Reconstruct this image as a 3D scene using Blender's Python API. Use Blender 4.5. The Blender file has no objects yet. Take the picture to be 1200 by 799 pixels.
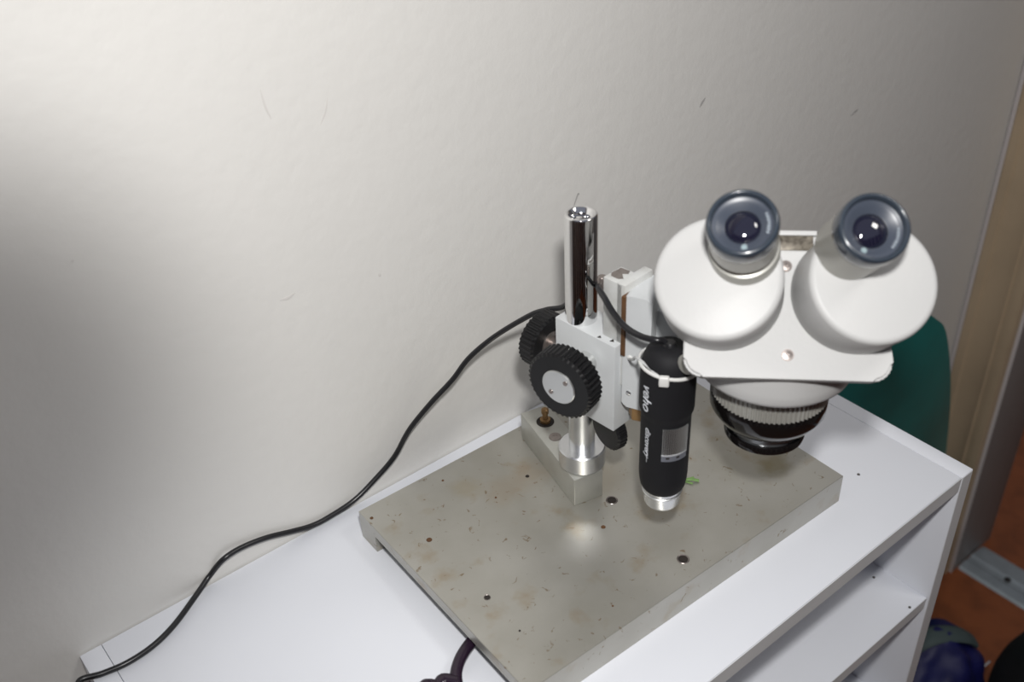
import bpy, bmesh, math, random
from mathutils import Vector, Matrix
random.seed(4)
PI = math.pi
col = bpy.context.scene.collection

# ------------------------------------------------------------------ camera
CAM = Vector((-0.0393, -0.5690, 0.5830))
CR = Vector((0.77696, -0.62813, -0.04226)); CU = Vector((0.38839, 0.42542, 0.81742)); CF = Vector((0.49546, 0.65152, -0.57449))
FPX = 1217.7
cd = bpy.data.cameras.new('camera'); cam = bpy.data.objects.new('camera', cd); col.objects.link(cam)
M3 = Matrix((CR, CU, -CF)).transposed()
cam.matrix_world = Matrix.Translation(CAM) @ M3.to_4x4()
cd.sensor_width = 36; cd.lens = FPX / 1200 * 36; cd.clip_start = 0.01
cd.dof.use_dof = True; cd.dof.focus_distance = 0.78; cd.dof.aperture_fstop = 6.5
bpy.context.scene.camera = cam

def ray(x, y):
    return (CF + CR * ((x - 600) / FPX) - CU * ((y - 399.5) / FPX)).normalized()
def on_z(x, y, z):
    d = ray(x, y); return CAM + d * ((z - CAM.z) / d.z)
def on_y(x, y, Y):
    d = ray(x, y); return CAM + d * ((Y - CAM.y) / d.y)
def on_x(x, y, X):
    d = ray(x, y); return CAM + d * ((X - CAM.x) / d.x)

# ------------------------------------------------------------------ materials
def mat(name, color, rough=.5, metal=0., spec=.5, noise=0, nscale=30, bump=0, bscale=200, col2=None, coat=0, aniso=0):
    m = bpy.data.materials.new(name); m.use_nodes = True; nt = m.node_tree; b = nt.nodes['Principled BSDF']
    b.inputs['Base Color'].default_value = (*color, 1); b.inputs['Roughness'].default_value = rough
    b.inputs['Metallic'].default_value = metal; b.inputs['Specular IOR Level'].default_value = spec
    b.inputs['Coat Weight'].default_value = coat; b.inputs['Coat Roughness'].default_value = .05
    tc = nt.nodes.new('ShaderNodeTexCoord')
    n = nt.nodes.new('ShaderNodeTexNoise'); n.inputs['Scale'].default_value = nscale; n.inputs['Detail'].default_value = 6
    nt.links.new(tc.outputs['Object'], n.inputs['Vector'])
    c2 = col2 or tuple(c * (1 - noise) for c in color)
    mx = nt.nodes.new('ShaderNodeMix'); mx.data_type = 'RGBA'
    mx.inputs['A'].default_value = (*color, 1); mx.inputs['B'].default_value = (*c2, 1)
    rp = nt.nodes.new('ShaderNodeValToRGB'); rp.color_ramp.elements[0].position = .4; rp.color_ramp.elements[1].position = .7
    nt.links.new(n.outputs['Fac'], rp.inputs['Fac']); nt.links.new(rp.outputs['Color'], mx.inputs['Factor'])
    nt.links.new(mx.outputs['Result'], b.inputs['Base Color'])
    if bump:
        n2 = nt.nodes.new('ShaderNodeTexNoise'); n2.inputs['Scale'].default_value = bscale; n2.inputs['Detail'].default_value = 3
        nt.links.new(tc.outputs['Object'], n2.inputs['Vector'])
        bp = nt.nodes.new('ShaderNodeBump'); bp.inputs['Strength'].default_value = bump; bp.inputs['Distance'].default_value = .001
        nt.links.new(n2.outputs['Fac'], bp.inputs['Height']); nt.links.new(bp.outputs['Normal'], b.inputs['Normal'])
    return m

M = {}
M['wall'] = mat('wall_paint', (.70, .69, .665), .55, noise=.03, nscale=3, bump=.55, bscale=75)
M['rwall'] = mat('side_wall_paint', (.62, .60, .56), .6, noise=.03, nscale=3, bump=.3, bscale=75)
M['melamine'] = mat('white_melamine', (.76, .78, .83), .35, noise=.02, nscale=9, spec=.4)
M['melamine_edge'] = mat('melamine_edge', (.68, .69, .70), .45, noise=.05, nscale=30)
M['wood'] = mat('varnished_pine', (.50, .39, .265), .4, noise=.12, nscale=14)
M['bead'] = mat('white_caulk', (.66, .62, .62), .5)
M['jamb'] = mat('grey_paint', (.30, .29, .285), .5, noise=.05)
M['floor'] = mat('terracotta_floor', (.27, .078, .024), .5, noise=.35, nscale=25, bump=.2, bscale=60)
M['strip'] = mat('aluminium_strip', (.42, .47, .50), .4, metal=.5, noise=.15, nscale=40)
M['alu'] = mat('machined_aluminium', (.66, .67, .66), .34, metal=.85, noise=.06, nscale=60)
M['alu_block'] = mat('cast_aluminium', (.52, .52, .48), .42, metal=.6, noise=.10, nscale=60, bump=.1, bscale=500)
M['alu_lathe'] = mat('turned_aluminium', (.74, .75, .76), .25, metal=.9)
M['chrome'] = mat('chrome', (.80, .80, .80), .05, metal=1.)
M['enamel'] = mat('white_hammer_enamel', (.52, .52, .515), .46, spec=.35, bump=.09, bscale=420, noise=.02)
M['enamel_grey'] = mat('pale_grey_enamel', (.62, .64, .65), .40, bump=.12, bscale=420, noise=.06, nscale=30)
M['worn'] = mat('worn_enamel', (.60, .61, .60), .4, col2=(.50, .50, .48), nscale=70)
M['black'] = mat('black_plastic', (.008, .008, .009), .42, spec=.35, noise=.2)
M['blackgloss'] = mat('gloss_black', (.007, .006, .006), .12)
M['rubber'] = mat('soft_black_rubber', (.009, .009, .011), .68, spec=.3, bump=.05)
M['slate'] = mat('slate_eyepiece_rim', (.030, .040, .055), .22, coat=.5)
M['slate_face'] = mat('slate_eyepiece_face', (.050, .060, .082), .35)
M['lens'] = mat('coated_lens', (.008, .008, .020), .04, spec=1., coat=1.)
M['tube'] = mat('satin_grey_tube', (.37, .365, .335), .32, metal=.25, noise=.04)
M['brown'] = mat('brown_rust', (.14, .065, .025), .6, noise=.4, nscale=90)
M['brass'] = mat('dull_brass', (.32, .19, .08), .45, metal=.5, noise=.3, nscale=90)
M['screw'] = mat('screw_steel', (.34, .30, .28), .35, metal=.8, noise=.2, nscale=200)
M['dark'] = mat('dark_hole', (.02, .015, .012), .7)
M['cable'] = mat('black_cable', (.012, .012, .014), .3)
M['tie'] = mat('white_nylon', (.72, .72, .70), .4)
M['print'] = mat('white_print', (.62, .64, .68), .5)
M['green'] = mat('teal_plastic', (.006, .24, .225), .32, noise=.35, nscale=7)
M['green_rim'] = mat('teal_plastic_rim', (.004, .085, .080), .3, noise=.2, nscale=7)
M['blue'] = mat('blue_nylon', (.006, .007, .085), .55, noise=.5, nscale=12, bump=.2, bscale=60)
M['greycloth'] = mat('grey_green_webbing', (.06, .085, .085), .7)
M['blackbag'] = mat('black_cloth', (.004, .004, .005), .8)
M['leaf'] = mat('green_scrap', (.18, .32, .10), .6, noise=.3, nscale=300)
M['purple'] = mat('purple_black_plastic', (.020, .010, .022), .25)
M['clear'] = mat('milky_plastic', (.62, .62, .55), .2)
M['mark'] = mat('grey_scuff', (.40, .39, .38), .8)
M['markp'] = mat('faint_scuff', (.62, .60, .58), .8)
M['spot'] = mat('dark_speck', (.10, .095, .09), .8)

# ribbed aluminium wheel (stripes come from real ribs)
# stained satin plate, the lens ring's shadow painted into its colour
def plate_material():
    m = mat('stained_shadowed_plate', (.47, .46, .42), .34, metal=.6)
    nt = m.node_tree; b = nt.nodes['Principled BSDF']
    tc = nt.nodes.new('ShaderNodeTexCoord')
    def mix(prev, colr, fac):
        mx = nt.nodes.new('ShaderNodeMix'); mx.data_type = 'RGBA'
        nt.links.new(prev, mx.inputs['A']); mx.inputs['B'].default_value = (*colr, 1); nt.links.new(fac, mx.inputs['Factor'])
        return mx.outputs['Result']
    def noise(scale, lo, hi, top=1., detail=8, dist=0):
        n = nt.nodes.new('ShaderNodeTexNoise'); n.inputs['Scale'].default_value = scale; n.inputs['Detail'].default_value = detail
        n.inputs['Distortion'].default_value = dist
        nt.links.new(tc.outputs['Object'], n.inputs['Vector'])
        r = nt.nodes.new('ShaderNodeMapRange'); r.inputs['From Min'].default_value = lo; r.inputs['From Max'].default_value = hi
        r.inputs['To Max'].default_value = top
        nt.links.new(n.outputs['Fac'], r.inputs['Value']); return r.outputs['Result']
    def blob(x, y, rad, top):
        s = nt.nodes.new('ShaderNodeVectorMath'); s.operation = 'DISTANCE'
        nz = nt.nodes.new('ShaderNodeTexNoise'); nz.inputs['Scale'].default_value = 90
        nt.links.new(tc.outputs['Object'], nz.inputs['Vector'])
        a = nt.nodes.new('ShaderNodeVectorMath'); a.operation = 'MULTIPLY_ADD'
        nt.links.new(nz.outputs['Color'], a.inputs[0]); a.inputs[1].default_value = (.016, .016, 0); nt.links.new(tc.outputs['Object'], a.inputs[2])
        nt.links.new(a.outputs[0], s.inputs[0]); s.inputs[1].default_value = (x + .008, y + .008, PT)
        r = nt.nodes.new('ShaderNodeMapRange'); r.inputs['From Min'].default_value = rad; r.inputs['From Max'].default_value = rad * .35
        r.inputs['To Min'].default_value = 0; r.inputs['To Max'].default_value = top
        nt.links.new(s.outputs['Value'], r.inputs['Value']); return r.outputs['Result']
    base = b.inputs['Base Color'].links[0].from_socket
    c = mix(base, (.36, .345, .30), noise(14, .45, .75, .8))
    c = mix(c, (.33, .24, .13), noise(38, .57, .71, .45))
    c = mix(c, (.20, .13, .06), noise(150, .66, .72, .7, 3, 1.))
    for (px, py, rad, top, cc) in ((905, 543, .018, .55, (.20, .16, .05)), (880, 535, .042, .25, (.30, .27, .19)), (700, 560, .030, .25, (.34, .26, .15)),  # first two: olive stain plus painted shadow of the lens ring
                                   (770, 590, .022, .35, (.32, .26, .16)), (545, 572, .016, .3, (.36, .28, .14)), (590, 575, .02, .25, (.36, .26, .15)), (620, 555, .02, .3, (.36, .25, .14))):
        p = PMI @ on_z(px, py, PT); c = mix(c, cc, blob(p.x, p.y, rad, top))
    nt.links.new(c, b.inputs['Base Color'])
    b.inputs['Anisotropic'].default_value = .3
    return m

# ------------------------------------------------------------------ mesh helpers
def finish(name, bm, m, parent=None, smooth=True, angle=35, xf=None):
    if xf is not None: bm.transform(xf)
    bmesh.ops.recalc_face_normals(bm, faces=bm.faces)
    me = bpy.data.meshes.new(name); bm.to_mesh(me); bm.free()
    if isinstance(m, (list, tuple)):
        for q in m: me.materials.append(q)
    else: me.materials.append(m)
    if smooth:
        me.polygons.foreach_set('use_smooth', [True] * len(me.polygons))
        me.set_sharp_from_angle(angle=math.radians(angle))
    o = bpy.data.objects.new(name, me); col.objects.link(o)
    if parent: o.parent = parent
    return o
def tag(o, label, cat, group=None):
    o['label'] = label; o['category'] = cat
    if group: o['group'] = group
    return o
def thing(name, label, cat, loc=(0, 0, 0)):
    o = bpy.data.objects.new(name, None); o.empty_display_size = .02; col.objects.link(o); o.location = loc; tag(o, label, cat); return o
def struct(o): o['kind'] = 'structure'; return o
def box(x0, x1, y0, y1, z0, z1, bev=0, seg=2, bm=None, xf=None):
    new = bmesh.new(); r = bmesh.ops.create_cube(new, size=1)
    for v in new.verts:
        v.co = Vector(((x0 + x1) / 2 + v.co.x * (x1 - x0), (y0 + y1) / 2 + v.co.y * (y1 - y0), (z0 + z1) / 2 + v.co.z * (z1 - z0)))
    if bev: bmesh.ops.bevel(new, geom=new.edges[:], offset=bev, segments=seg, affect='EDGES', profile=.5)
    if xf is not None: new.transform(xf)
    return join(bm, new)
def join(bm, new):
    if bm is None: return new
    me = bpy.data.meshes.new('t'); new.to_mesh(me); new.free(); bm.from_mesh(me); bpy.data.meshes.remove(me); return bm
def lathe(prof, n=64, bm=None, xf=None, cap=True):
    """prof: list of (r, z)"""
    new = bmesh.new(); rings = []
    for r, z in prof:
        if r < 1e-6: rings.append([new.verts.new((0, 0, z))])
        else: rings.append([new.verts.new((r * math.cos(2 * PI * k / n), r * math.sin(2 * PI * k / n), z)) for k in range(n)])
    for a, b in zip(rings, rings[1:]):
        for k in range(n):
            k2 = (k + 1) % n
            if len(a) == 1 and len(b) == 1: continue
            if len(a) == 1: new.faces.new((a[0], b[k], b[k2]))
            elif len(b) == 1: new.faces.new((a[k], a[k2], b[0]))
            else: new.faces.new((a[k], a[k2], b[k2], b[k]))
    if cap:
        if len(rings[0]) > 1: new.faces.new(rings[0][::-1])
        if len(rings[-1]) > 1: new.faces.new(rings[-1])
    if xf is not None: new.transform(xf)
    return join(bm, new)
def ribbed(r, z0, z1, n, depth, bm=None, xf=None, ch=.001):
    """cylinder with n ribs round its side, chamfered"""
    new = bmesh.new(); N = n * 4; rings = []
    for (dr, z) in ((-ch - depth, z0), (0, z0 + ch), (0, z1 - ch), (-ch - depth, z1)):
        ring = []
        for k in range(N):
            q = k % 4; rr = r + dr - (depth if q in (0, 3) and dr == 0 else 0)
            a = 2 * PI * k / N; ring.append(new.verts.new((rr * math.cos(a), rr * math.sin(a), z)))
        rings.append(ring)
    for a, b in zip(rings, rings[1:]):
        for k in range(N): new.faces.new((a[k], a[(k + 1) % N], b[(k + 1) % N], b[k]))
    new.faces.new(rings[0][::-1]); new.faces.new(rings[-1])
    if xf is not None: new.transform(xf)
    return join(bm, new)
def catmull(pts, sub=10):
    pts = [Vector(p) for p in pts]; out = []
    P = [pts[0] * 2 - pts[1]] + pts + [pts[-1] * 2 - pts[-2]]
    for i in range(1, len(P) - 2):
        p0, p1, p2, p3 = P[i - 1:i + 3]
        for k in range(sub):
            t = k / sub
            out.append(.5 * ((2 * p1) + (p2 - p0) * t + (2 * p0 - 5 * p1 + 4 * p2 - p3) * t * t + (3 * p1 - p0 - 3 * p2 + p3) * t ** 3))
    out.append(pts[-1]); return out
def tube(pts, rad, n=14, bm=None, sub=10, flat=1., closed=False, up=None):
    path = catmull(pts, sub) if sub > 1 else [Vector(p) for p in pts]
    new = bmesh.new(); rings = []; T = [(path[min(i + 1, len(path) - 1)] - path[max(i - 1, 0)]).normalized() for i in range(len(path))]
    nrm = (up or Vector((0, 0, 1))); nrm = (nrm - T[0] * nrm.dot(T[0]))
    if nrm.length < 1e-4: nrm = Vector((1, 0, 0))
    nrm.normalize()
    for i, p in enumerate(path):
        nrm = (nrm - T[i] * nrm.dot(T[i])).normalized(); bi = T[i].cross(nrm)
        r = rad(i / (len(path) - 1)) if callable(rad) else rad
        rings.append([new.verts.new(p + nrm * (r * flat * math.cos(2 * PI * k / n)) + bi * (r * math.sin(2 * PI * k / n))) for k in range(n)])
    for a, b in zip(rings, rings[1:]):
        for k in range(n): new.faces.new((a[k], a[(k + 1) % n], b[(k + 1) % n], b[k]))
    if closed:
        a, b = rings[-1], rings[0]
        for k in range(n): new.faces.new((a[k], a[(k + 1) % n], b[(k + 1) % n], b[k]))
    else:
        new.faces.new(rings[0][::-1]); new.faces.new(rings[-1])
    return join(bm, new)
def prism(poly, z0, z1, bev=0, seg=2, xf=None, bm=None, allb=True):
    new = bmesh.new(); a = [new.verts.new((x, y, z0)) for x, y in poly]; b = [new.verts.new((x, y, z1)) for x, y in poly]
    n = len(poly); new.faces.new(a[::-1]); new.faces.new(b)
    for k in range(n): new.faces.new((a[k], a[(k + 1) % n], b[(k + 1) % n], b[k]))
    if bev:
        es = [e for e in new.edges if allb or abs(e.verts[0].co.z - e.verts[1].co.z) < 1e-6]
        bmesh.ops.bevel(new, geom=es, offset=bev, segments=seg, affect='EDGES')
    if xf is not None: new.transform(xf)
    return join(bm, new)
def rrect(x0, x1, y0, y1, r, n=8):
    out = []
    for cx, cy, a0 in ((x1 - r, y1 - r, 0), (x0 + r, y1 - r, PI / 2), (x0 + r, y0 + r, PI), (x1 - r, y0 + r, 1.5 * PI)):
        for k in range(n + 1): a = a0 + PI / 2 * k / n; out.append((cx + r * math.cos(a), cy + r * math.sin(a)))
    return out
def frame(o, zdir, xdir=None):
    z = Vector(zdir).normalized(); x = Vector(xdir) if xdir is not None else (Vector((0, 0, 1)) if abs(z.z) < .9 else Vector((1, 0, 0)))
    x = (x - z * x.dot(z)).normalized(); y = z.cross(x)
    return Matrix.Translation(Vector(o)) @ Matrix((x, y, z)).transposed().to_4x4()
def text_bm(s, size, ext=.0001):
    cu = bpy.data.curves.new('t', 'FONT'); cu.body = s; cu.size = size; cu.extrude = ext; cu.align_x = 'LEFT'; cu.shear = .25
    ob = bpy.data.objects.new('t', cu); col.objects.link(ob); dg = bpy.context.evaluated_depsgraph_get()
    me = bpy.data.meshes.new_from_object(ob.evaluated_get(dg)); bm = bmesh.new(); bm.from_mesh(me)
    bpy.data.objects.remove(ob); bpy.data.meshes.remove(me); return bm

# ================================================================== SETTING
FZ = -.7105; RX = 1.197; JY = -.0785
struct(finish('wall_back', box(-1.6, 1.34, 0, .10, FZ - .05, 1.7), M['wall'], smooth=False))
# right wall runs towards the camera; the doorway opens just past the corner
bm = box(RX, RX + .105, JY, .0, FZ - .05, 1.7)
bm = box(RX, RX + .105, -2.2, -.95, FZ - .05, 1.7, bm=bm)
bm = box(RX, RX + .105, -.95, JY, 1.32, 1.7, bm=bm)
struct(finish('wall_right', bm, M['rwall'], smooth=False))
struct(finish('wall_hall', box(2.3, 2.4, -2.2, 1.0, FZ - .05, 1.7), M['rwall'], smooth=False))
struct(finish('floor', box(-1.6, 2.4, -2.4, 1.0, FZ - .05, FZ), M['floor'], smooth=False))
m = mat('reflection_stripes', (.16, .07, .035), .5, nscale=3)  # brown stripes made up for the chrome tube to reflect
nt_ = m.node_tree; wv = nt_.nodes.new('ShaderNodeTexWave'); wv.inputs['Scale'].default_value = .55; wv.inputs['Distortion'].default_value = 1.5; wv.inputs['Detail'].default_value = 1
mp_ = nt_.nodes.new('ShaderNodeMapping'); mp_.inputs['Scale'].default_value = (1, 1, .02); tc_ = nt_.nodes.new('ShaderNodeTexCoord')
nt_.links.new(tc_.outputs['Object'], mp_.inputs['Vector']); nt_.links.new(mp_.outputs['Vector'], wv.inputs['Vector'])
cr_ = nt_.nodes.new('ShaderNodeValToRGB'); nt_.links.new(wv.outputs['Fac'], cr_.inputs['Fac'])
cr_.color_ramp.elements[0].color = (.015, .018, .020, 1); cr_.color_ramp.elements[1].color = (.50, .50, .48, 1)
e1 = cr_.color_ramp.elements.new(.35); e1.color = (.03, .04, .04, 1); e2 = cr_.color_ramp.elements.new(.5); e2.color = (.30, .10, .045, 1); e3 = cr_.color_ramp.elements.new(.75); e3.color = (.20, .07, .035, 1)
nt_.links.new(cr_.outputs['Color'], nt_.nodes['Principled BSDF'].inputs['Base Color'])
struct(finish('wall_front_added', box(-1.6, 2.4, -2.5, -2.4, FZ - .05, 1.7), m, smooth=False))  # unseen wall added behind the camera for the chrome's reflection
mw = m.copy(); mw.name = 'reflection_stripes_side'
for n__ in mw.node_tree.nodes:
    if n__.type == 'TEX_WAVE': n__.bands_direction = 'Y'; n__.inputs['Scale'].default_value = .8; n__.inputs['Phase Offset'].default_value = 2
struct(finish('wall_left_added', box(-1.7, -1.6, -2.5, .1, FZ - .05, 1.7), mw, smooth=False))  # unseen as well, added on the left for the chrome to mirror
# grey painted jamb lining of the doorway
struct(finish('door_1', box(RX - .004, RX + .108, JY - .004, JY - .0002, FZ, 1.3, .0008), M['jamb']))
# pine architrave with a moulded profile, beside the corner
prof = [(-.004, 0), (-.004, -.013), (-.0065, -.017), (-.016, -.0175), (-.0185, -.0195), (-.0195, -.023)]
pr = [(RX, -.007), (RX - .014, -.007), (RX - .017, -.010), (RX - .017, -.020), (RX - .0135, -.0235), (RX - .0125, -.030), (RX - .0125, -.044), (RX - .0145, -.052),
      (RX - .0175, -.057), (RX - .015, -.0595), (RX - .0165, -.064), (RX - .0175, -.070), (RX - .0165, -.0765), (RX - .012, JY), (RX, JY)]
tr = struct(finish('trim_1', prism(pr, FZ, 1.3), M['wood'], angle=20))
struct(finish('trim_2', box(RX - .013, RX, -.0068, -.0002, FZ, 1.7, .002), M['bead']))
struct(finish('trim_3', box(RX - .006, RX - .0045, JY - .0048, JY + .001, FZ, 1.3), M['bead']))
# metal threshold strip
bm = prism([(1.208, 0), (1.213, .004), (1.228, .0055), (1.234, .003), (1.242, .003), (1.248, .0055), (1.264, .004), (1.282, 0)], 0, .86,
           xf=Matrix.Translation((0, JY - .006, FZ)) @ Matrix.Rotation(PI / 2, 4, 'X'))
th = struct(finish('trim_4', bm, M['strip'], angle=20))
for (x, y) in ((1.241, -.150), (1.241, -.45)):
    s = lathe([(0, .003), (.005, .003), (.005, .005), (.003, .0065), (0, .0068)], 20, xf=Matrix.Translation((x, y, FZ)))
    finish('screw', s, M['dark'], th)
# scuffs on the back wall
wb = bpy.data.objects['wall_back']
def scuff(pts, r, m=M['mark']):
    finish('scuff_mark', tube([on_y(x, y, -.0002) for x, y in pts], lambda t: r * (.3 + math.sin(PI * t)), 6, flat=.15, up=Vector((0, 1, 0)), sub=4), m, wb)
scuff([(820, 126), (823, 120), (827, 114)], .0012)
scuff([(997, 136), (1002, 131), (1006, 128)], .0011)
scuff([(672, 243), (676, 231), (678, 226)], .0007)
scuff([(676, 228), (679, 227)], .0010)
scuff([(305, 105), (311, 125), (318, 139)], .0006, M['markp'])
scuff([(384, 115), (381, 132), (375, 147)], .0006, M['markp'])
scuff([(84, 305), (86, 307)], .0009, M['markp'])
scuff([(328, 352), (338, 349), (346, 343)], .0010, M['markp'])
scuff([(444, 320), (446, 324)], .0010, M['markp'])

# ================================================================== SHELF UNIT
SL, SD, TH = .6265, .30, .0155
sh = thing('shelf_unit', 'low white melamine shelf unit against the wall with the microscope on top', 'shelf', (SL / 2, -SD / 2, FZ))
def shp(n, bm, m): return finish(n, bm, m, sh, xf=Matrix.Translation((-SL / 2, SD / 2, -FZ)))
shp('top_panel', box(TH + .0002, SL - TH - .0002, -SD + .0008, -.001, -TH, 0, .0006), [M['melamine']])
shp('side_panel', box(0, TH, -SD, -.001, FZ, 0, .0006), M['melamine'])
shp('side_panel', box(SL - TH, SL, -SD, -.001, FZ, 0, .0006), M['melamine'])
for n_, z_ in (('shelf_board', -.1435), ('shelf_board', -.30), ('shelf_board', -.47), ('bottom_panel', FZ + .07)):
    shp(n_, box(TH + .0002, SL - TH - .0002, -SD + .010 if 0 else -SD + .002, -.006, z_ - .0135, z_, .0006), M['melamine'])
shp('back_panel', box(TH, SL - TH, -.0055, -.0015, FZ + .06, -TH), M['melamine'])
shp('edge_band', box(TH + .0004, SL - TH - .0004, -SD + .0002, -SD + .0007, -TH + .0003, -.0006), M['melamine_edge'])
for (x0_, x1_, z0_, z1_) in ((SL - TH + .0008, SL - .0008, FZ + .001, -.0008), (.0008, TH - .0008, FZ + .001, -.0008), (TH + .0004, SL - TH - .0004, -.1567, -.1440)):
    yo = .002 if z0_ > -.2 else 0
    shp('edge_band', box(x0_, x1_, -SD + yo - .0003, -SD + yo + .0002, z0_, z1_), M['melamine_edge'])
for (x, y) in ((1024, 676.7), (1066, 711.7)):
    p = on_z(x, y, -.1435)
    if p.x < SL - TH: shp('shelf_pin', lathe([(0, 0), (.0012, 0), (.0012, .0006), (0, .0008)], 12, xf=Matrix.Translation((p.x, p.y, -.1435))), M['spot'])
p = on_z(1006, 556, 0)
shp('screw_speck', lathe([(0, 0), (.0013, 0), (.0011, .0006), (0, .0008)], 12, xf=Matrix.Translation((p.x, p.y, 0))), M['spot'])

# ================================================================== STEREO MICROSCOPE
PT = .0267
PM = Matrix.Translation((.21185, -.03436, 0)) @ Matrix.Rotation(-.0263, 4, 'Z'); PMI = PM.inverted()
PW, PD = .310, .2092
ms = thing('stereo_microscope', 'white stereo microscope with two eyepieces on a grey metal base plate and chrome pillar', 'microscope', (.367, -.14, 0))
MI = Matrix.Translation((-.367, .14, 0))
def mp(n, bm, m, xf=None, parent=None, angle=35):
    if xf is not None: bm.transform(xf)
    return finish(n, bm, m, parent or ms, xf=MI, angle=angle)
M['plate'] = None
# base plate: channel section, full thickness along its back and front edges
poly = [(0, 0), (-.022, 0), (-.022, .0175), (-PD + .016, .0175), (-PD + .016, 0), (-PD, 0), (-PD, PT), (0, PT)]  # (y, z)
bm = prism(poly, 0, PW, .0004, 1, xf=Matrix(((0, 0, 1, 0), (1, 0, 0, 0), (0, 1, 0, 0), (0, 0, 0, 1))))
# object space of the plate = its own frame
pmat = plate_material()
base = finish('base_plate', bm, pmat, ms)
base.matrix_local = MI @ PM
# holes in the plate
def hole(px, py, r, kind):
    p = on_z(px, py, PT); T = Matrix.Translation((p.x, p.y, PT))
    if kind == 'screw':
        o = mp('screw_hole', lathe([(r * 1.0, 0), (r * 1.25, .0004), (r * 1.35, .0001), (r, 0)], 24, xf=T, cap=False), M['screw'], parent=base)
        b2 = lathe([(0, .0001), (r, .0001), (r, .0003), (0, .0003)], 20, xf=T)
        o2 = mp('screw_hole', b2, M['dark'], parent=base)
        o2.matrix_parent_inverse = o.matrix_parent_inverse = (MI @ PM).inverted()
    else:
        o = mp('screw_hole', lathe([(0, .0001), (r, .0001), (r * .9, .00035), (0, .0004)], 18, xf=T), M['dark'] if kind == 'dark' else M['brown'], parent=base)
        o.matrix_parent_inverse = (MI @ PM).inverted()
hole(717, 586, .0034, 'screw'); hole(800.5, 655, .0034, 'screw'); hole(707, 617.5, .0018, 'brown'); hole(571, 700, .0018, 'screw')
hole(503, 632.5, .0022, 'brown'); hole(435.5, 607, .0014, 'brown'); hole(618, 558, .0016, 'dark'); hole(762, 589, .0022, 'brown')
hole(609, 739, .0008, 'dark'); hole(718, 710, .0008, 'brown'); hole(519, 563, .0010, 'brown'); hole(581, 583, .0009, 'brown')

# mounting block
BA = math.radians(-13.2); BZ = .0527
BM = Matrix.Translation((.3387, -.1392, 0)) @ Matrix.Rotation(BA, 4, 'Z')
bm = box(0, .0246, 0, .0905, PT, BZ, .0007)
bm.transform(BM @ Matrix(((1, -.0, 0, 0), (0, 1, 0, 0), (0, 0, 1, 0), (0, 0, 0, 1))))
blk = mp('mounting_block', bm, M['alu_block'])
p = on_z(639, 494, BZ); T = Matrix.Translation((p.x, p.y, BZ))
mp('bolt_hole', lathe([(0, .0001), (.0072, .0001), (.0070, .0004), (0, .0004)], 24, xf=T), M['dark'], parent=blk).matrix_parent_inverse.identity()
bm = lathe([(0, 0), (.0042, 0), (.0042, .003), (.0022, .0035), (.0022, .0085), (.0030, .009), (.0030, .0125), (.0018, .0135), (0, .0135)], 16, xf=T)
mp('bolt', bm, M['brass'], parent=blk)
p = on_z(650.5, 512, BZ); T = Matrix.Translation((p.x, p.y, BZ))
mp('bolt', lathe([(0, .0001), (.0050, .0001), (.0048, .0006), (.002, .0006), (.002, .0002), (0, .0002)], 24, xf=T), M['screw'], parent=blk)

PX, PY = .3578, -.1268
PTm = Matrix.Translation((PX, PY, 0))
mp('collar', lathe([(.0150, BZ), (.0160, BZ + .0012), (.0177, BZ + .0016), (.0177, BZ + .0158), (.0167, BZ + .0168), (.0100, BZ + .0168)], 72, xf=PTm), M['alu_lathe'])
mp('pillar', lathe([(.0098, BZ + .001), (.0098, .115)], 64, xf=PTm), M['alu_lathe'])
CT = .184
ctop = .2650
mp('chrome_tube', lathe([(.0110, CT - .01), (.0110, ctop - .0012), (.0104, ctop - .0003), (.0094, ctop), (.0080, ctop - .0006), (.0068, ctop - .0035), (.0062, ctop - .004), (.0062, ctop - .012), (0, ctop - .012)], 72, xf=PTm), M['chrome'], angle=60)

# focus block (carriage)
CA = math.atan2(.005, .054)
cx, cy = .3450, -.1140
CMt = Matrix.Translation((cx, cy, 0)) @ Matrix.Rotation(CA, 4, 'Z')     # local -y runs forward along the left face
# left side plate reaches lower at the front than at the back
bm = box(0, .0265, -.0545, 0, .112, CT, .0008)
fb = mp('focus_block', bm, M['enamel_grey'], CMt)
for (x, y, sx) in ((714, 388, 2.2), (702, 395, 1.2), (717, 399.5, 1.3)):
    p = on_z(x, y, CT); s_ = .0012 * sx
    mp('notch', prism([(-s_, -.2 * s_), (s_ * .8, s_), (s_ * .8, -s_)], 0, .0003, xf=Matrix.Translation((p.x, p.y, CT + .0001)) @ Matrix.Rotation(-.6, 4, 'Z')), M['dark'], parent=fb)
# sliding dovetail rising above the block
bm = box(.006, .0235, -.0545, -.0385, CT, .2295, .0006, xf=CMt)
bm = box(.006, .0335, -.0570, -.0500, .150, .2300, .0006, xf=CMt, bm=bm)
sl = mp('slide', bm, M['worn'])
for (dx, z) in ((.0006, .2175), (.0006, .200)):
    pass
bm = lathe([(0, -.006), (.0030, -.006), (.0030, .002), (.0026, .0026), (0, .0026)], 20, xf=CMt @ Matrix.Translation((.0075, -.0360, .2255)))
mp('screw', bm, M['screw'], parent=sl)
bm = prism([(.010, -.0415), (.013, -.0395), (.0215, -.0400), (.0225, -.0470), (.019, -.0485), (.0165, -.0455), (.0125, -.0500), (.010, -.0475)], 0, .0002, xf=CMt @ Matrix.Translation((0, 0, .2296)))
mp('worn_patch', bm, M['screw'], parent=sl)
mp('gap_lining', box(.0028, .030, -.0600, -.0570, .178, .2240, xf=CMt), M['brown'])

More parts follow.
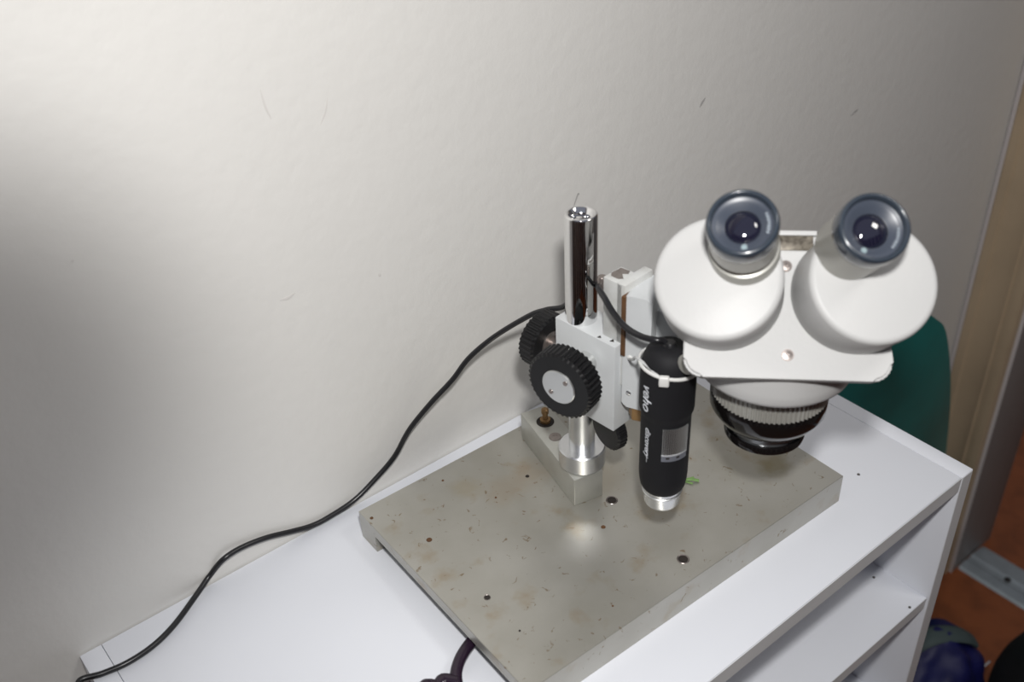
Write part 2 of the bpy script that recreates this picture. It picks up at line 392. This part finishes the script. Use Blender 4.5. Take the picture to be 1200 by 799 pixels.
# bracket holding the head
bd = Vector((.41, -.91, 0)).normalized(); bn = Vector((-.91, -.41, 0)).normalized()
BF = Matrix((( bd.x, -bn.x, 0, .3535), (bd.y, -bn.y, 0, -.1710), (0, 0, 1, 0), (0, 0, 0, 1)))   # x along face, y into the block
pl = rrect(.0008, .0200, .1355, .2250, .0035, 5)
bm = prism([(a, b) for a, b in pl], 0, .030, .0006, 2, xf=BF @ Matrix(((1, 0, 0, 0), (0, 0, 1, 0), (0, 1, 0, 0), (0, 0, 0, 1))), allb=False)
br = mp('bracket', bm, M['enamel_grey'])
for (s, z) in ((.0060, .1775), (.0057, .1481)):
    c = BF @ Vector((s, 0, z))
    mp('screw', lathe([(0, -.0005), (.0019, -.0005), (.0019, .0006), (.0012, .0011), (0, .0012)], 20, xf=frame(c, bn)), M['tie'] if z > .16 else M['alu_lathe'], parent=br)
# hexagonal nut underneath
c = BF @ Vector((.012, .008, 0))
mp('hex_nut', lathe([(0, .124), (.0070, .124), (.0085, .1255), (.0085, .1355), (0, .1355)], 6, xf=Matrix.Translation((c.x, c.y, 0))), M['brass'])
# arm from bracket to the head clamp
H = Vector((.41186, -.24801, .12171))
a0 = BF @ Vector((.010, .022, 0)); dvec = Vector((H.x - a0.x, H.y - a0.y, 0)); L = dvec.length; dvec.normalize()
AM = Matrix.Translation((a0.x, a0.y, 0)) @ Matrix((dvec, Vector((-dvec.y, dvec.x, 0)), Vector((0, 0, 1)))).transposed().to_4x4()
mp('support_arm', box(0, L - .030, -.012, .012, .176, .212, .002, xf=AM), M['enamel_grey'])

# focus knob on the left of the block
kb = Vector((.3452, -.1592, .1673)); kd = Vector((-.994, .045, -.045)).normalized()
kd = Vector((-.965, -.26, .0)).normalized(); KL = .0345; kb = Vector((.3110, -.1565, .1650)) - kd * KL
KM = frame(kb, kd)
bm = lathe([(.0076, 0), (.0076, .0105), (.0068, .0112), (.0068, KL - .013)], 40)
mp('knob_shaft', bm, M['alu'], KM)
bm = ribbed(.0252, KL - .0150, KL, 40, .0010, ch=.0014)
fk = mp('focus_knob', bm, M['black'], KM, angle=25)
hubm = lathe([(0, KL), (.0127, KL), (.0127, KL + .0006), (.0122, KL + .0010), (0, KL + .0010)], 48)
hub = mp('knob_hub', hubm, M['alu'], KM, parent=fk)
for an in (2.35, 2.35 + PI):
    T = KM @ Matrix.Translation((.0080 * math.cos(an), .0080 * math.sin(an), KL + .0010))
    mp('hub_screw', lathe([(0, 0), (.0017, 0), (.0017, .0004), (.0008, .0005), (.0007, .0001), (0, .0001)], 16, xf=T), M['screw'], parent=fk)
# clamp knob behind the block, its axis running to the wall
yb = Matrix.Rotation(CA, 4, 'Z') @ Vector((0, 1, 0))
kc = Vector((.3555, -.0975, .1480))
KM2 = frame(kc, -yb)
ck = mp('clamp_knob', ribbed(.0215, -.014, 0, 34, .0010, ch=.0012), M['black'], KM2, angle=25)
mp('knob_hub', lathe([(.0100, 0), (.0100, .0010), (.0060, .0012), (.0060, .017)], 32), M['screw'], KM2, parent=ck)
# lower knob on the far side of the block
mp('lower_knob', ribbed(.0165, -.009, 0, 28, .0007, ch=.0015), M['black'], frame((.3560, -.1535, .1010), (-1, .09, 0)), angle=25)

# ---- head
psi, e_, sp = .7841, .8064, .14
X = Vector((math.cos(psi), -math.sin(psi), 0)); Y = Vector((math.sin(psi), math.cos(psi), 0)); Z = Vector((0, 0, 1))
n_ = -Y * math.cos(e_) + Z * math.sin(e_); B = Y * math.sin(e_) + Z * math.cos(e_)
Q = H + Y * (-.04757) + Z * .10335
HM = Matrix.Translation(H)
def cut(bm, co, no):
    geom = bm.verts[:] + bm.edges[:] + bm.faces[:]
    r = bmesh.ops.bisect_plane(bm, geom=geom, plane_co=co, plane_no=no, clear_outer=True)
    es = [g for g in r['geom_cut'] if isinstance(g, bmesh.types.BMEdge)]
    bmesh.ops.contextual_create(bm, geom=es)
# round white body, cut on the slant under the cover
prf = [(.0380, .0640), (.0465, .0640), (.0487, .0652), (.0498, .0680), (.0500, .074), (.0500, .112), (.0485, .1145)]
bm = lathe(prf, 96, xf=HM); cut(bm, Q - n_ * .0075, n_)
body = mp('head_body', bm, M['enamel'], angle=40)
# knurled zoom ring, black ring, cone, lens ring
mp('knurled_ring', ribbed(.0376, .0425, .0650, 76, .0011, xf=HM, ch=.0006), M['tube_rib'] if 'tube_rib' in M else M['tube'], angle=20)
mp('black_ring', lathe([(.0290, .0225), (.0302, .0222), (.0330, .0250), (.0362, .0300), (.0374, .0325), (.0376, .0415), (.0368, .0430), (.03, .0432)], 80, xf=HM), M['blackgloss'])
mp('lens_barrel', lathe([(.0235, .0105), (.0240, .0130), (.0262, .0205), (.0268, .0230), (.02, .0235)], 72, xf=HM), M['slate_cone'] if 'slate_cone' in M else mat('grey_cone', (.20, .21, .22), .25, metal=.6))
lr = mp('lens_ring', lathe([(.0215, .0082), (.0222, .0070), (.0252, .0070), (.0263, .0080), (.0265, .0105), (.0255, .0125), (.0225, .0130), (.0225, .0115)], 80, xf=HM), M['blackgloss'])
mp('objective_lens', lathe([(0, .0090), (.012, .0096), (.0215, .0112), (.0215, .012), (0, .012)], 48, xf=HM), M['lens'], parent=lr)
# slanted cover plate
PLM = Matrix((X, B, n_)).transposed().to_4x4(); PLM.translation = Q
out = rrect(-.0585, .0565, -.0135, .060, .0105, 6)
# taper to the top between the two housings
pts = [(-.0575, -.0030)]
cov = [( -.048, -.0140), (.047, -.0140)]
def arc(cx_, cy_, r, a0, a1, n=7): return [(cx_ + r * math.cos(a0 + (a1 - a0) * k / n), cy_ + r * math.sin(a0 + (a1 - a0) * k / n)) for k in range(n + 1)]
outl = arc(-.0480, -.0025, .0115, PI, 1.5 * PI) + arc(.0475, -.0025, .0115, 1.5 * PI, 2 * PI) + [(.0575, .030), (.0500, .062), (.0300, .0725), (-.0300, .0725), (-.0500, .062), (-.0585, .030)]
cover = mp('cover_plate', prism(outl, -.0075, 0, .0018, 3, xf=PLM), M['enamel'], angle=50)
bm = prism([(-.030, .050), (.030, .050), (.030, .0745), (-.030, .0745)], -.030, -.0070, .002, 2, xf=PLM)
mp('rear_housing', bm, M['enamel'])
def plate_screw(b, a=0):
    T = PLM @ Matrix.Translation((a, b, 0))
    mp('screw', lathe([(.0036, -.0002), (.0036, .0003), (.0031, .0003), (.0030, .0014), (.0012, .0016), (.0010, .0006), (0, .0006)], 20, xf=T), M['screw'], parent=cover)
plate_screw(0); plate_screw(.0530, -.0008)
mp('name_plate', box(-.0150, .0150, .0625, .0715, .0, .0008, .0003, xf=PLM), mat('worn_name_plate', (.17, .15, .12), .4, metal=.4, col2=(.05, .04, .03), nscale=350), parent=cover)
mp('name_plate_frame', box(-.017, .017, .0716, .0745, -.004, .0014, .0004, xf=PLM), M['enamel'], parent=cover)

# clamp ring's thumb screw
tsc = on_z(802.5, 428, .2060)
td = Vector((-.97, .02, .05)).normalized()
TM = frame(tsc, td)
mp('thumb_screw', lathe([(0, -.030), (.004, -.030), (.004, -.011), (.0050, -.0075), (.0062, -.0065), (.0064, -.0008), (.0058, 0), (0, 0)], 32, xf=TM), M['tube'])

eyes = []
for sg in (-1, 1):
    d = (n_ * math.cos(sp) + X * (sg * math.sin(sp))).normalized(); XX = (X * math.cos(sp) - n_ * (sg * math.sin(sp))).normalized()
    b0 = Q + B * .0376 + X * (sg * .0383); hp = .031
    PMx = Matrix((XX, d.cross(XX), d)).transposed().to_4x4(); PMx.translation = b0
    rr = .0362
    bm = lathe([(rr - .001, -.009), (rr, -.008), (rr, hp - .0036), (rr - .0005, hp - .0018), (rr - .0018, hp - .0005), (rr - .0036, hp), (.0, hp)], 112, xf=PMx)
    ph = mp('prism_housing', bm, M['enamel'], angle=50)
    t0 = b0 + d * hp + B * (.0553 - .0376) + XX * (sg * (.0239 - .0383))
    le = .0394
    if sg < 0: le = .043; t0 = t0 - B * .0030; d = (d + B * .09).normalized(); XX = (XX - d * XX.dot(d)).normalized()
    EM = Matrix((XX, d.cross(XX), d)).transposed().to_4x4(); EM.translation = t0
    if sg < 0:
        tb = [(.0196, -.002), (.0196, .0065), (.0190, .0078), (.0172, .0080), (.0165, .0085), (.0165, .0135), (.0176, .0138), (.0186, .0150), (.0186, le - .0132)]
    else:
        tb = [(.0183, -.002), (.0183, .030)]; tb = [(.0186, -.002), (.0186, .0262)]
    ep = mp('eyepiece', lathe(tb, 72, xf=EM), M['tube'])
    zr = le - .0132
    if sg < 0: mp('eyepiece_groove', lathe([(.0160, .0083), (.0170, .0083), (.0170, .0134), (.0160, .0134)], 48, xf=EM, cap=False), M['brown'], parent=ep)
    rim = [(.0184, zr), (.0190, zr + .0008), (.0192, zr + .0040), (.0192, le - .0028), (.0186, le - .0008), (.0176, le), (.0168, le - .0002), (.0160, le - .0018), (.0158, le - .0050)]
    mp('eyepiece_rim', lathe(rim, 80, xf=EM, cap=False), M['slate'], parent=ep, angle=60)
    face = [(.0162, le - .0038), (.0158, le - .0042), (.0150, le - .0044), (.0130, le - .0050), (.0098, le - .0078), (.0094, le - .0080)]
    mp('eyepiece_face', lathe(face, 64, xf=EM, cap=False), M['slate_face'], parent=ep, angle=50)
    z1 = le - .0095
    dome = [(.0098, z1)] + [(.0098 * math.cos(t), z1 + .0042 * math.sin(t)) for t in (.3, .6, .9, 1.2, 1.4)] + [(0, z1 + .0042)]
    mp('eye_lens', lathe(dome, 48, xf=EM, cap=False), M['lens'], parent=ep, angle=80)
    # worn pale lettering band on the right of the face: illegible strokes
    bmm = None
    base_a = 0.0 - .25 if sg < 0 else -.55
    upv = EM.inverted().to_3x3() @ CU; rv = EM.inverted().to_3x3() @ CR
    ax = math.atan2(rv.y, rv.x)
    for k in range(7):
        a = ax + (.38 if sg < 0 else .02) - k * .13
        r_ = .0138; h_ = .0022 if k % 3 else .0017
        c = Matrix.Rotation(a, 4, 'Z') @ Matrix.Translation((r_, 0, le - .00455))
        bmm = box(-h_ / 2, h_ / 2, -.00055, .00055, -.0001, .0001, xf=EM @ c @ Matrix.Rotation(.22, 4, 'Y'), bm=bmm)
    mp('engraved_mark', bmm, mat('faded_print', (.30, .34, .38), .5), parent=ep)
    bm = lathe([(0, 0), (.0016, 0), (.0016, .0002), (0, .0003)], 16, xf=EM @ Matrix.Rotation(ax - (1.57 if sg < 0 else 2.0), 4, 'Z') @ Matrix.Translation((.0125, 0, le - .0050)))
    mp('engraved_dot', bm, mat('faded_dot', (.22, .29, .31), .5), parent=ep)

# ================================================================== USB MICROSCOPE
vx, vy = .3532, -.2135
VB, VT = .078, .2085
us = thing('handheld_microscope', 'black handheld digital microscope with silver focus wheel tied beside the white bracket', 'digital microscope', (vx, vy, VB))
def up_(n, bm, m, angle=35): return finish(n, bm, m, us, xf=Matrix.Translation((-vx, -vy, -VB)), angle=angle)
# slight tilt so that the body matches the bracket edge
VM = Matrix.Translation((vx, vy, 0))
def vlathe(prf, **k): return lathe(prf, 72, xf=VM, **k)
up_('clear_tip', vlathe([(.0108, .0790), (.0118, .0785), (.0124, .0805), (.0133, .0925), (.0138, .0950), (.010, .0950)], cap=True), M['alu_lathe'])
for k in range(0): pass
up_('tip_ring', vlathe([(.0130, .0885), (.0136, .0888), (.0137, .0896), (.0132, .0900)], cap=False), M['alu'])
up_('tip_lens', vlathe([(0, .0788), (.0104, .0788), (.0104, .0795), (0, .0795)]), M['lens'])
# direction from the body to the camera, for the side the wheel shows on
toc = Vector((CAM.x - vx, CAM.y - vy, 0)).normalized(); a_c = math.atan2(toc.y, toc.x)
# focus wheel: a knurled sector facing right of the camera direction
def sector(r0, r1, z0, z1, a0, a1, n, rib=0):
    new = bmesh.new(); cols = []
    for k in range(n + 1):
        a = a0 + (a1 - a0) * k / n; r = r1 - (rib if k % 3 == 0 else 0)
        cols.append([new.verts.new((r_ * math.cos(a), r_ * math.sin(a), z)) for r_, z in ((r0, z0), (r, z0), (r, z1), (r0, z1))])
    for A, Bc in zip(cols, cols[1:]):
        for q in range(4): new.faces.new((A[q], A[(q + 1) % 4], Bc[(q + 1) % 4], Bc[q]))
    new.faces.new(cols[0]); new.faces.new(cols[-1][::-1]); new.transform(VM); return new
def zat(py):   # height of the visible surface at image row py
    best = min(range(60, 230), key=lambda q: abs(proj_y(Vector((vx, vy, 0)) + toc * .0165 + Z * (q / 1000)) - py)); return best / 1000
def proj_y(p):
    d = p - CAM; return 399.5 - FPX * d.dot(CU) / d.dot(CF)
zw1, zw0, zc = zat(504), zat(535), zat(541)
STEP = zat(492)
R0 = .0168
prf = [(.0128, .0925), (.0137, .0930), (.0152, .0960), (.0160, .1010), (.0163, .1060), (.0163, STEP - .006), (.0166, STEP - .004), (.0175, STEP - .001), (.0178, STEP + .001), (.0178, .1850), (.0175, .1930), (.0163, .2000),
       (.0140, .2050), (.0105, .2078), (.0060, .2086), (0, .2086)]
bm = vlathe(prf)
# flat recess where the wheel sits is the narrower lower part of the body
up_('body', bm, M['rubber'], 50)
aL, aR = a_c - .10 + 0, a_c + 1.02
up_('focus_wheel', sector(.012, .0171, zw0, zw1, aL, aR, 54, .0022), M['alu'], 15)
up_('wheel_window', sector(.012, .01655, zc, zw0, aL, aR, 20), mat('window_grey', (.16, .17, .20), .3))
up_('window_edge', sector(.012, .0168, zw0 - .0003, zw0 + .0006, aL, aR, 20), M['print'])
for aa in (.16, .58): up_('window_slot', sector(.012, .0167, zc + .0022, zc + .0036, a_c + aa - .08, a_c + aa + .06, 3), M['dark'])
# printed words, reading downwards
def wrap_text(s, size, ztop, a, r, squash=1.):
    b = text_bm(s, size, .00012)
    for v in b.verts:
        x, y, z = v.co
        zz = ztop - x; ang = a + (y - size * .3) / r
        rr_ = r + z
        v.co = Vector((vx + rr_ * math.cos(ang), vy + rr_ * math.sin(ang), zz))
    return b
up_('printed_word', wrap_text('veho', .0105, zat(457), a_c - .78, .01805), M['print'])
up_('printed_word', wrap_text('discovery', .0064, zat(508), a_c - .74, .01655), M['print'])
up_('printed_line', sector(.012, .01645, zat(548), zat(536), a_c - .77, a_c - .73, 2), mat('dim_print', (.30, .31, .33), .5))
up_('cable_sleeve', lathe([(.0050, .2070), (.0042, .2095), (.0032, .2110), (0, .2112)], 24, xf=VM), M['cable'])

# cable
def P3(v): return Vector(v)
cpts = [P3((vx, vy, .2070)), P3((vx - .003, vy + .0035, .2115)), on_x(769, 398.5, .3465), on_x(751, 394, .3430), on_x(733, 383, .3430), on_x(719, 367, .3445), on_x(709, 350, .3470), on_x(701, 336, .3520), Vector((.3640, -.1435, .2130)), Vector((.3740, -.1300, .2070)), Vector((.3720, -.1080, .2010)),
        on_y(663, 357, -.085), on_y(640, 363, -.070), on_y(620, 370, -.058), on_y(580, 394, -.036), on_y(550, 419, -.026), on_y(530, 445, -.021), on_y(505, 472, -.016), on_y(480, 503, -.011), on_y(462, 535, -.0065), on_y(440, 561, -.0042), on_y(415, 586, -.0035), on_y(385, 606, -.0032),
        on_y(365, 616, -.0032), on_y(342, 622.5, -.0032), on_y(312, 630, -.0032), on_y(283, 641.5, -.0035), on_y(262, 655, -.0045), on_z(246, 674, .0085), on_z(230, 697, .0045), on_z(205, 731, .0030), on_z(180, 756, .0028), on_z(150, 776, .0026), on_z(120, 789, .0026), on_z(92, 799, .004)]
cpts += [Vector((-.012, -.045, .002)), Vector((-.035, -.060, -.03)), Vector((-.05, -.06, -.12))]
cb = finish('cable', tube(cpts, .0021, 14, sub=10), M['cable'])
tag(cb, 'thin black cable curving down the wall from the digital microscope across the shelf', 'cable')

# cable tie round the digital microscope
def ring_pts(r, z, n=40, tilt=0):
    return [Vector((vx + r * math.cos(2 * PI * k / n), vy + r * math.sin(2 * PI * k / n), z + tilt * math.cos(2 * PI * k / n - a_c + 1.2))) for k in range(n)]
zt = zat(444)
ty = thing('cable_tie', 'white nylon cable tie looped around the black digital microscope', 'cable tie', (vx, vy, zt))
TI = Matrix.Translation((-vx, -vy, -zt))
new = tube(ring_pts(.0186, zt, tilt=.0025), .0010, 10, sub=1, closed=True, flat=1.2)
finish('loop', new, M['tie'], ty, xf=TI)
hp_ = Vector((vx, vy, zt)) + Matrix.Rotation(-.12, 3, 'Z') @ toc * .0198 + Z * .0005
bm = box(-.0032, .0032, -.0042, .0032, -.0018, .0018, .0010, 3, xf=frame(hp_, toc, X))
finish('tie_head', bm, M['tie'], ty, xf=TI)
sp1 = BF @ Vector((.0060, -.0016, .1775))
left_t = Vector((vx, vy, zt)) + Matrix.Rotation(-1.45, 3, 'Z') @ toc * .0192 + Z * .0035
bm = tube([sp1, (sp1 + left_t) / 2 + bn * .001, left_t, hp_ + bn * .0005], .0009, 8, sub=8)
finish('strap_end', bm, mat('clear_nylon', (.55, .56, .56), .3), ty, xf=TI)

# ================================================================== SMALL THINGS
p0, p1 = on_z(799, 562.5, PT + .0012), on_z(819, 563, PT + .0012)
bm = tube([p0, (p0 + p1) / 2 + Vector((0, 0, .0012)), p1], .0016, 8, flat=.5)
bm = tube([on_z(803, 564, PT + .001), on_z(812, 566.5, PT + .001)], .0010, 8, flat=.5, sub=3, bm=bm)
bm = tube([on_z(806, 561, PT + .001), on_z(813, 559, PT + .001)], .0009, 8, flat=.5, sub=3, bm=bm)
tag(finish('green_scrap', bm, M['leaf']), 'tiny green scrap lying on the metal base plate beside the silver tip', 'scrap')

# curved purple-black handle poking from under the plate
hh = [Vector((.2250, -.1755, .0080)), Vector((.2135, -.1765, .0090)), Vector((.2060, -.1785, .0090)), Vector((.1965, -.1830, .0085)), Vector((.1885, -.1895, .0080)), Vector((.1835, -.1970, .0075)), Vector((.1790, -.2080, .0070)), Vector((.1770, -.2200, .0065)), Vector((.1800, -.2330, .006))]
bm = tube(hh, lambda t: .0042, 16, sub=8, flat=.8)
hn = thing('curved_handle', 'dark purple-black curved plastic handle poking from under the metal plate edge', 'hook', (.20, -.19, 0))
HI = Matrix.Translation((-.20, .19, 0))
finish('curved_arm', bm, M['purple'], hn, xf=HI)
p = on_z(519, 797, .007); q = on_z(500, 804, .007)
bm = tube([Vector((.1850, -.1960, .007)), p, (p + q) / 2 + Vector((0, -.004, 0)), q, q + Vector((-.012, -.004, 0))], lambda t: .0046, 16, sub=6)
finish('side_loop', bm, M['purple'], hn, xf=HI)
bm = bmesh.new(); bmesh.ops.create_icosphere(bm, subdivisions=3, radius=.0056, matrix=Matrix.Translation(on_z(519, 800, .0062)))
finish('knuckle', bm, M['purple'], hn, xf=HI)
bm = bmesh.new(); bmesh.ops.create_icosphere(bm, subdivisions=3, radius=.0060, matrix=Matrix.Translation(on_z(500, 806, .0065)))
finish('knuckle', bm, M['purple'], hn, xf=HI)

# tall teal board with curved edge, leaning in the corner behind the shelf
edge = [(1.176, FZ + .004), (1.172, -.60), (1.158, -.52), (1.1250, -.431), (1.0945, -.344), (1.0550, -.252), (1.0040, -.158), (.968, -.122), (.935, -.098), (.900, -.082), (.850, -.095), (.805, -.125), (.765, -.180), (.735, -.250), (.715, -.35), (.705, -.50), (.702, FZ + .004)]
gt = thing('plastic_panel', 'tall curved teal-green plastic panel standing behind the right end of the shelf', 'panel', (.93, -.05, FZ))
GI = Matrix.Translation((-.93, .05, -FZ))
ee = catmull([(x, 0, z) for x, z in edge], 4)
def bulge(x, z): return -.012 - .034 * max(0, 1 - ((x - .93) / .26) ** 2)
new = bmesh.new(); rows = []
cxm, czm = .93, -.42
for s_ in (1, .9, .78, .64, .5, .35, .2):
    rows.append([new.verts.new((cxm + (p.x - cxm) * s_, -.040 + (bulge(cxm + (p.x - cxm) * s_, 0) + .012), czm + (p.z - czm) * s_)) for p in ee])
for A, Bc in zip(rows, rows[1:]):
    for k in range(len(A) - 1): new.faces.new((A[k], A[k + 1], Bc[k + 1], Bc[k]))
    new.faces.new((A[-1], A[0], Bc[0], Bc[-1]))
new.faces.new(rows[-1])
geo = bmesh.ops.extrude_face_region(new, geom=new.faces[:])
for v in [g for g in geo['geom'] if isinstance(g, bmesh.types.BMVert)]: v.co.y += .004
finish('panel', new, M['green'], gt, xf=GI, angle=60)
finish('rim', tube([(p.x - (.004 if p.x > cxm else -.004), -.040, min(p.z, 9)) for p in ee], .0055, 10, sub=1), M['green_rim'], gt, xf=GI)

# blue bag and black bag on the floor
def blob(name, c, rx, ry, rz, amp, m, parent=None, seed=0, power=2.0, xf=None):
    bm = bmesh.new(); bmesh.ops.create_icosphere(bm, subdivisions=5, radius=1)
    from mathutils import noise as nz
    for v in bm.verts:
        d = v.co.copy(); n = nz.noise(d * 1.7 + Vector((seed, 0, 0))) + .4 * nz.noise(d * 4 + Vector((0, seed, 0)))
        s = 1 + amp * n; z = d.z
        if z < 0: z = z * .999
        v.co = Vector((c[0] + d.x * rx * s, c[1] + d.y * ry * s, max(FZ + .001, c[2] + z * rz * s)))
    return finish(name, bm, m, parent, xf=xf)
bg = thing('blue_bag', 'crumpled dark blue nylon bag with a grey-green strap on the floor beside the shelf', 'bag', (.925, -.26, FZ))
BI = Matrix.Translation((-.925, .26, -FZ))
blob('bag_body', (.900, -.205, FZ + .085), .092, .068, .095, .16, M['blue'], bg, 3, xf=BI)
def bagtop(x, y):
    return FZ + .085 + .095 * math.sqrt(max(0, 1 - ((x - .900) / .092) ** 2 - ((y + .205) / .068) ** 2))
bm = tube([(x, y, bagtop(x, y) + .003) for x, y in ((.85, -.175), (.885, -.188), (.915, -.200), (.945, -.215), (.965, -.222))], .014, 12, flat=.35)
finish('strap', bm, M['greycloth'], bg, xf=BI)
a_, b_ = on_z(1160, 775, -.60), on_z(1135, 799, -.60)
finish('piping', tube([a_, (a_ + b_) / 2 + Vector((0, 0, .003)), b_], .0013, 6), M['print'], bg, xf=BI)
k = on_z(1228, 812, -.60)
blk_ = blob('bag', (k.x + .008, k.y - .016, FZ + .105), .100, .085, .130, .05, M['blackbag'], None, 9)
tag(blk_, 'round black cloth bag on the floor at the lower right corner', 'bag')

# ================================================================== LIGHT
w = bpy.data.worlds.new('world'); bpy.context.scene.world = w; w.use_nodes = True
bgn = w.node_tree.nodes['Background']; bgn.inputs['Color'].default_value = (.80, .84, 1.0, 1); bgn.inputs['Strength'].default_value = .24

F = CAM + CU * .105 + CR * .02 - CF * .02
ld = bpy.data.lights.new('camera_flash', 'SPOT'); lo = bpy.data.objects.new('camera_flash', ld); col.objects.link(lo)
ld.spot_size = math.radians(110); ld.spot_blend = 1.; ld.shadow_soft_size = .022; ld.energy = 20.5; ld.color = (1, .985, .965)
aim = on_y(600, 380, 0); zz = (F - aim).normalized(); xx = CU.cross(zz).normalized(); yy = zz.cross(xx)
lo.matrix_world = Matrix.Translation(F) @ Matrix((xx, yy, zz)).transposed().to_4x4()
# dark lobe added to the beam in place of an unknown caster's wall shadow
ld.use_nodes = True; nt = ld.node_tree; em = nt.nodes['Emission']
tc = nt.nodes.new('ShaderNodeTexCoord')
tgt = (on_y(-60, 490, 0) - F).normalized(); tl = Matrix((xx, yy, zz)) @ tgt
vm = nt.nodes.new('ShaderNodeVectorMath'); vm.operation = 'DISTANCE'; vm.inputs[1].default_value = tl
sc_ = nt.nodes.new('ShaderNodeVectorMath'); sc_.operation = 'NORMALIZE'
nt.links.new(tc.outputs['Normal'], sc_.inputs[0]); nt.links.new(sc_.outputs[0], vm.inputs[0])
mr = nt.nodes.new('ShaderNodeMapRange'); mr.interpolation_type = 'SMOOTHSTEP'
mr.inputs['From Min'].default_value = .08; mr.inputs['From Max'].default_value = .30; mr.inputs['To Min'].default_value = .16; mr.inputs['To Max'].default_value = 1.
nt.links.new(vm.outputs['Value'], mr.inputs['Value']); nt.links.new(mr.outputs['Result'], em.inputs['Strength'])

# weak unseen light added behind right, for the pillar's faint wall shadow
al = bpy.data.lights.new('second_light', 'AREA'); ao = bpy.data.objects.new('second_light', al); col.objects.link(ao)
al.size = .35; al.energy = 5; al.color = (1, .97, .92); ao.location = (.9, -1.0, 1.5)
dz = (Vector(ao.location) - Vector((.35, -.1, .1))).normalized()
ao.matrix_world = frame(ao.location, dz)

s = bpy.context.scene
s.view_settings.view_transform = 'Standard'; s.view_settings.look = 'None'; s.view_settings.exposure = 0
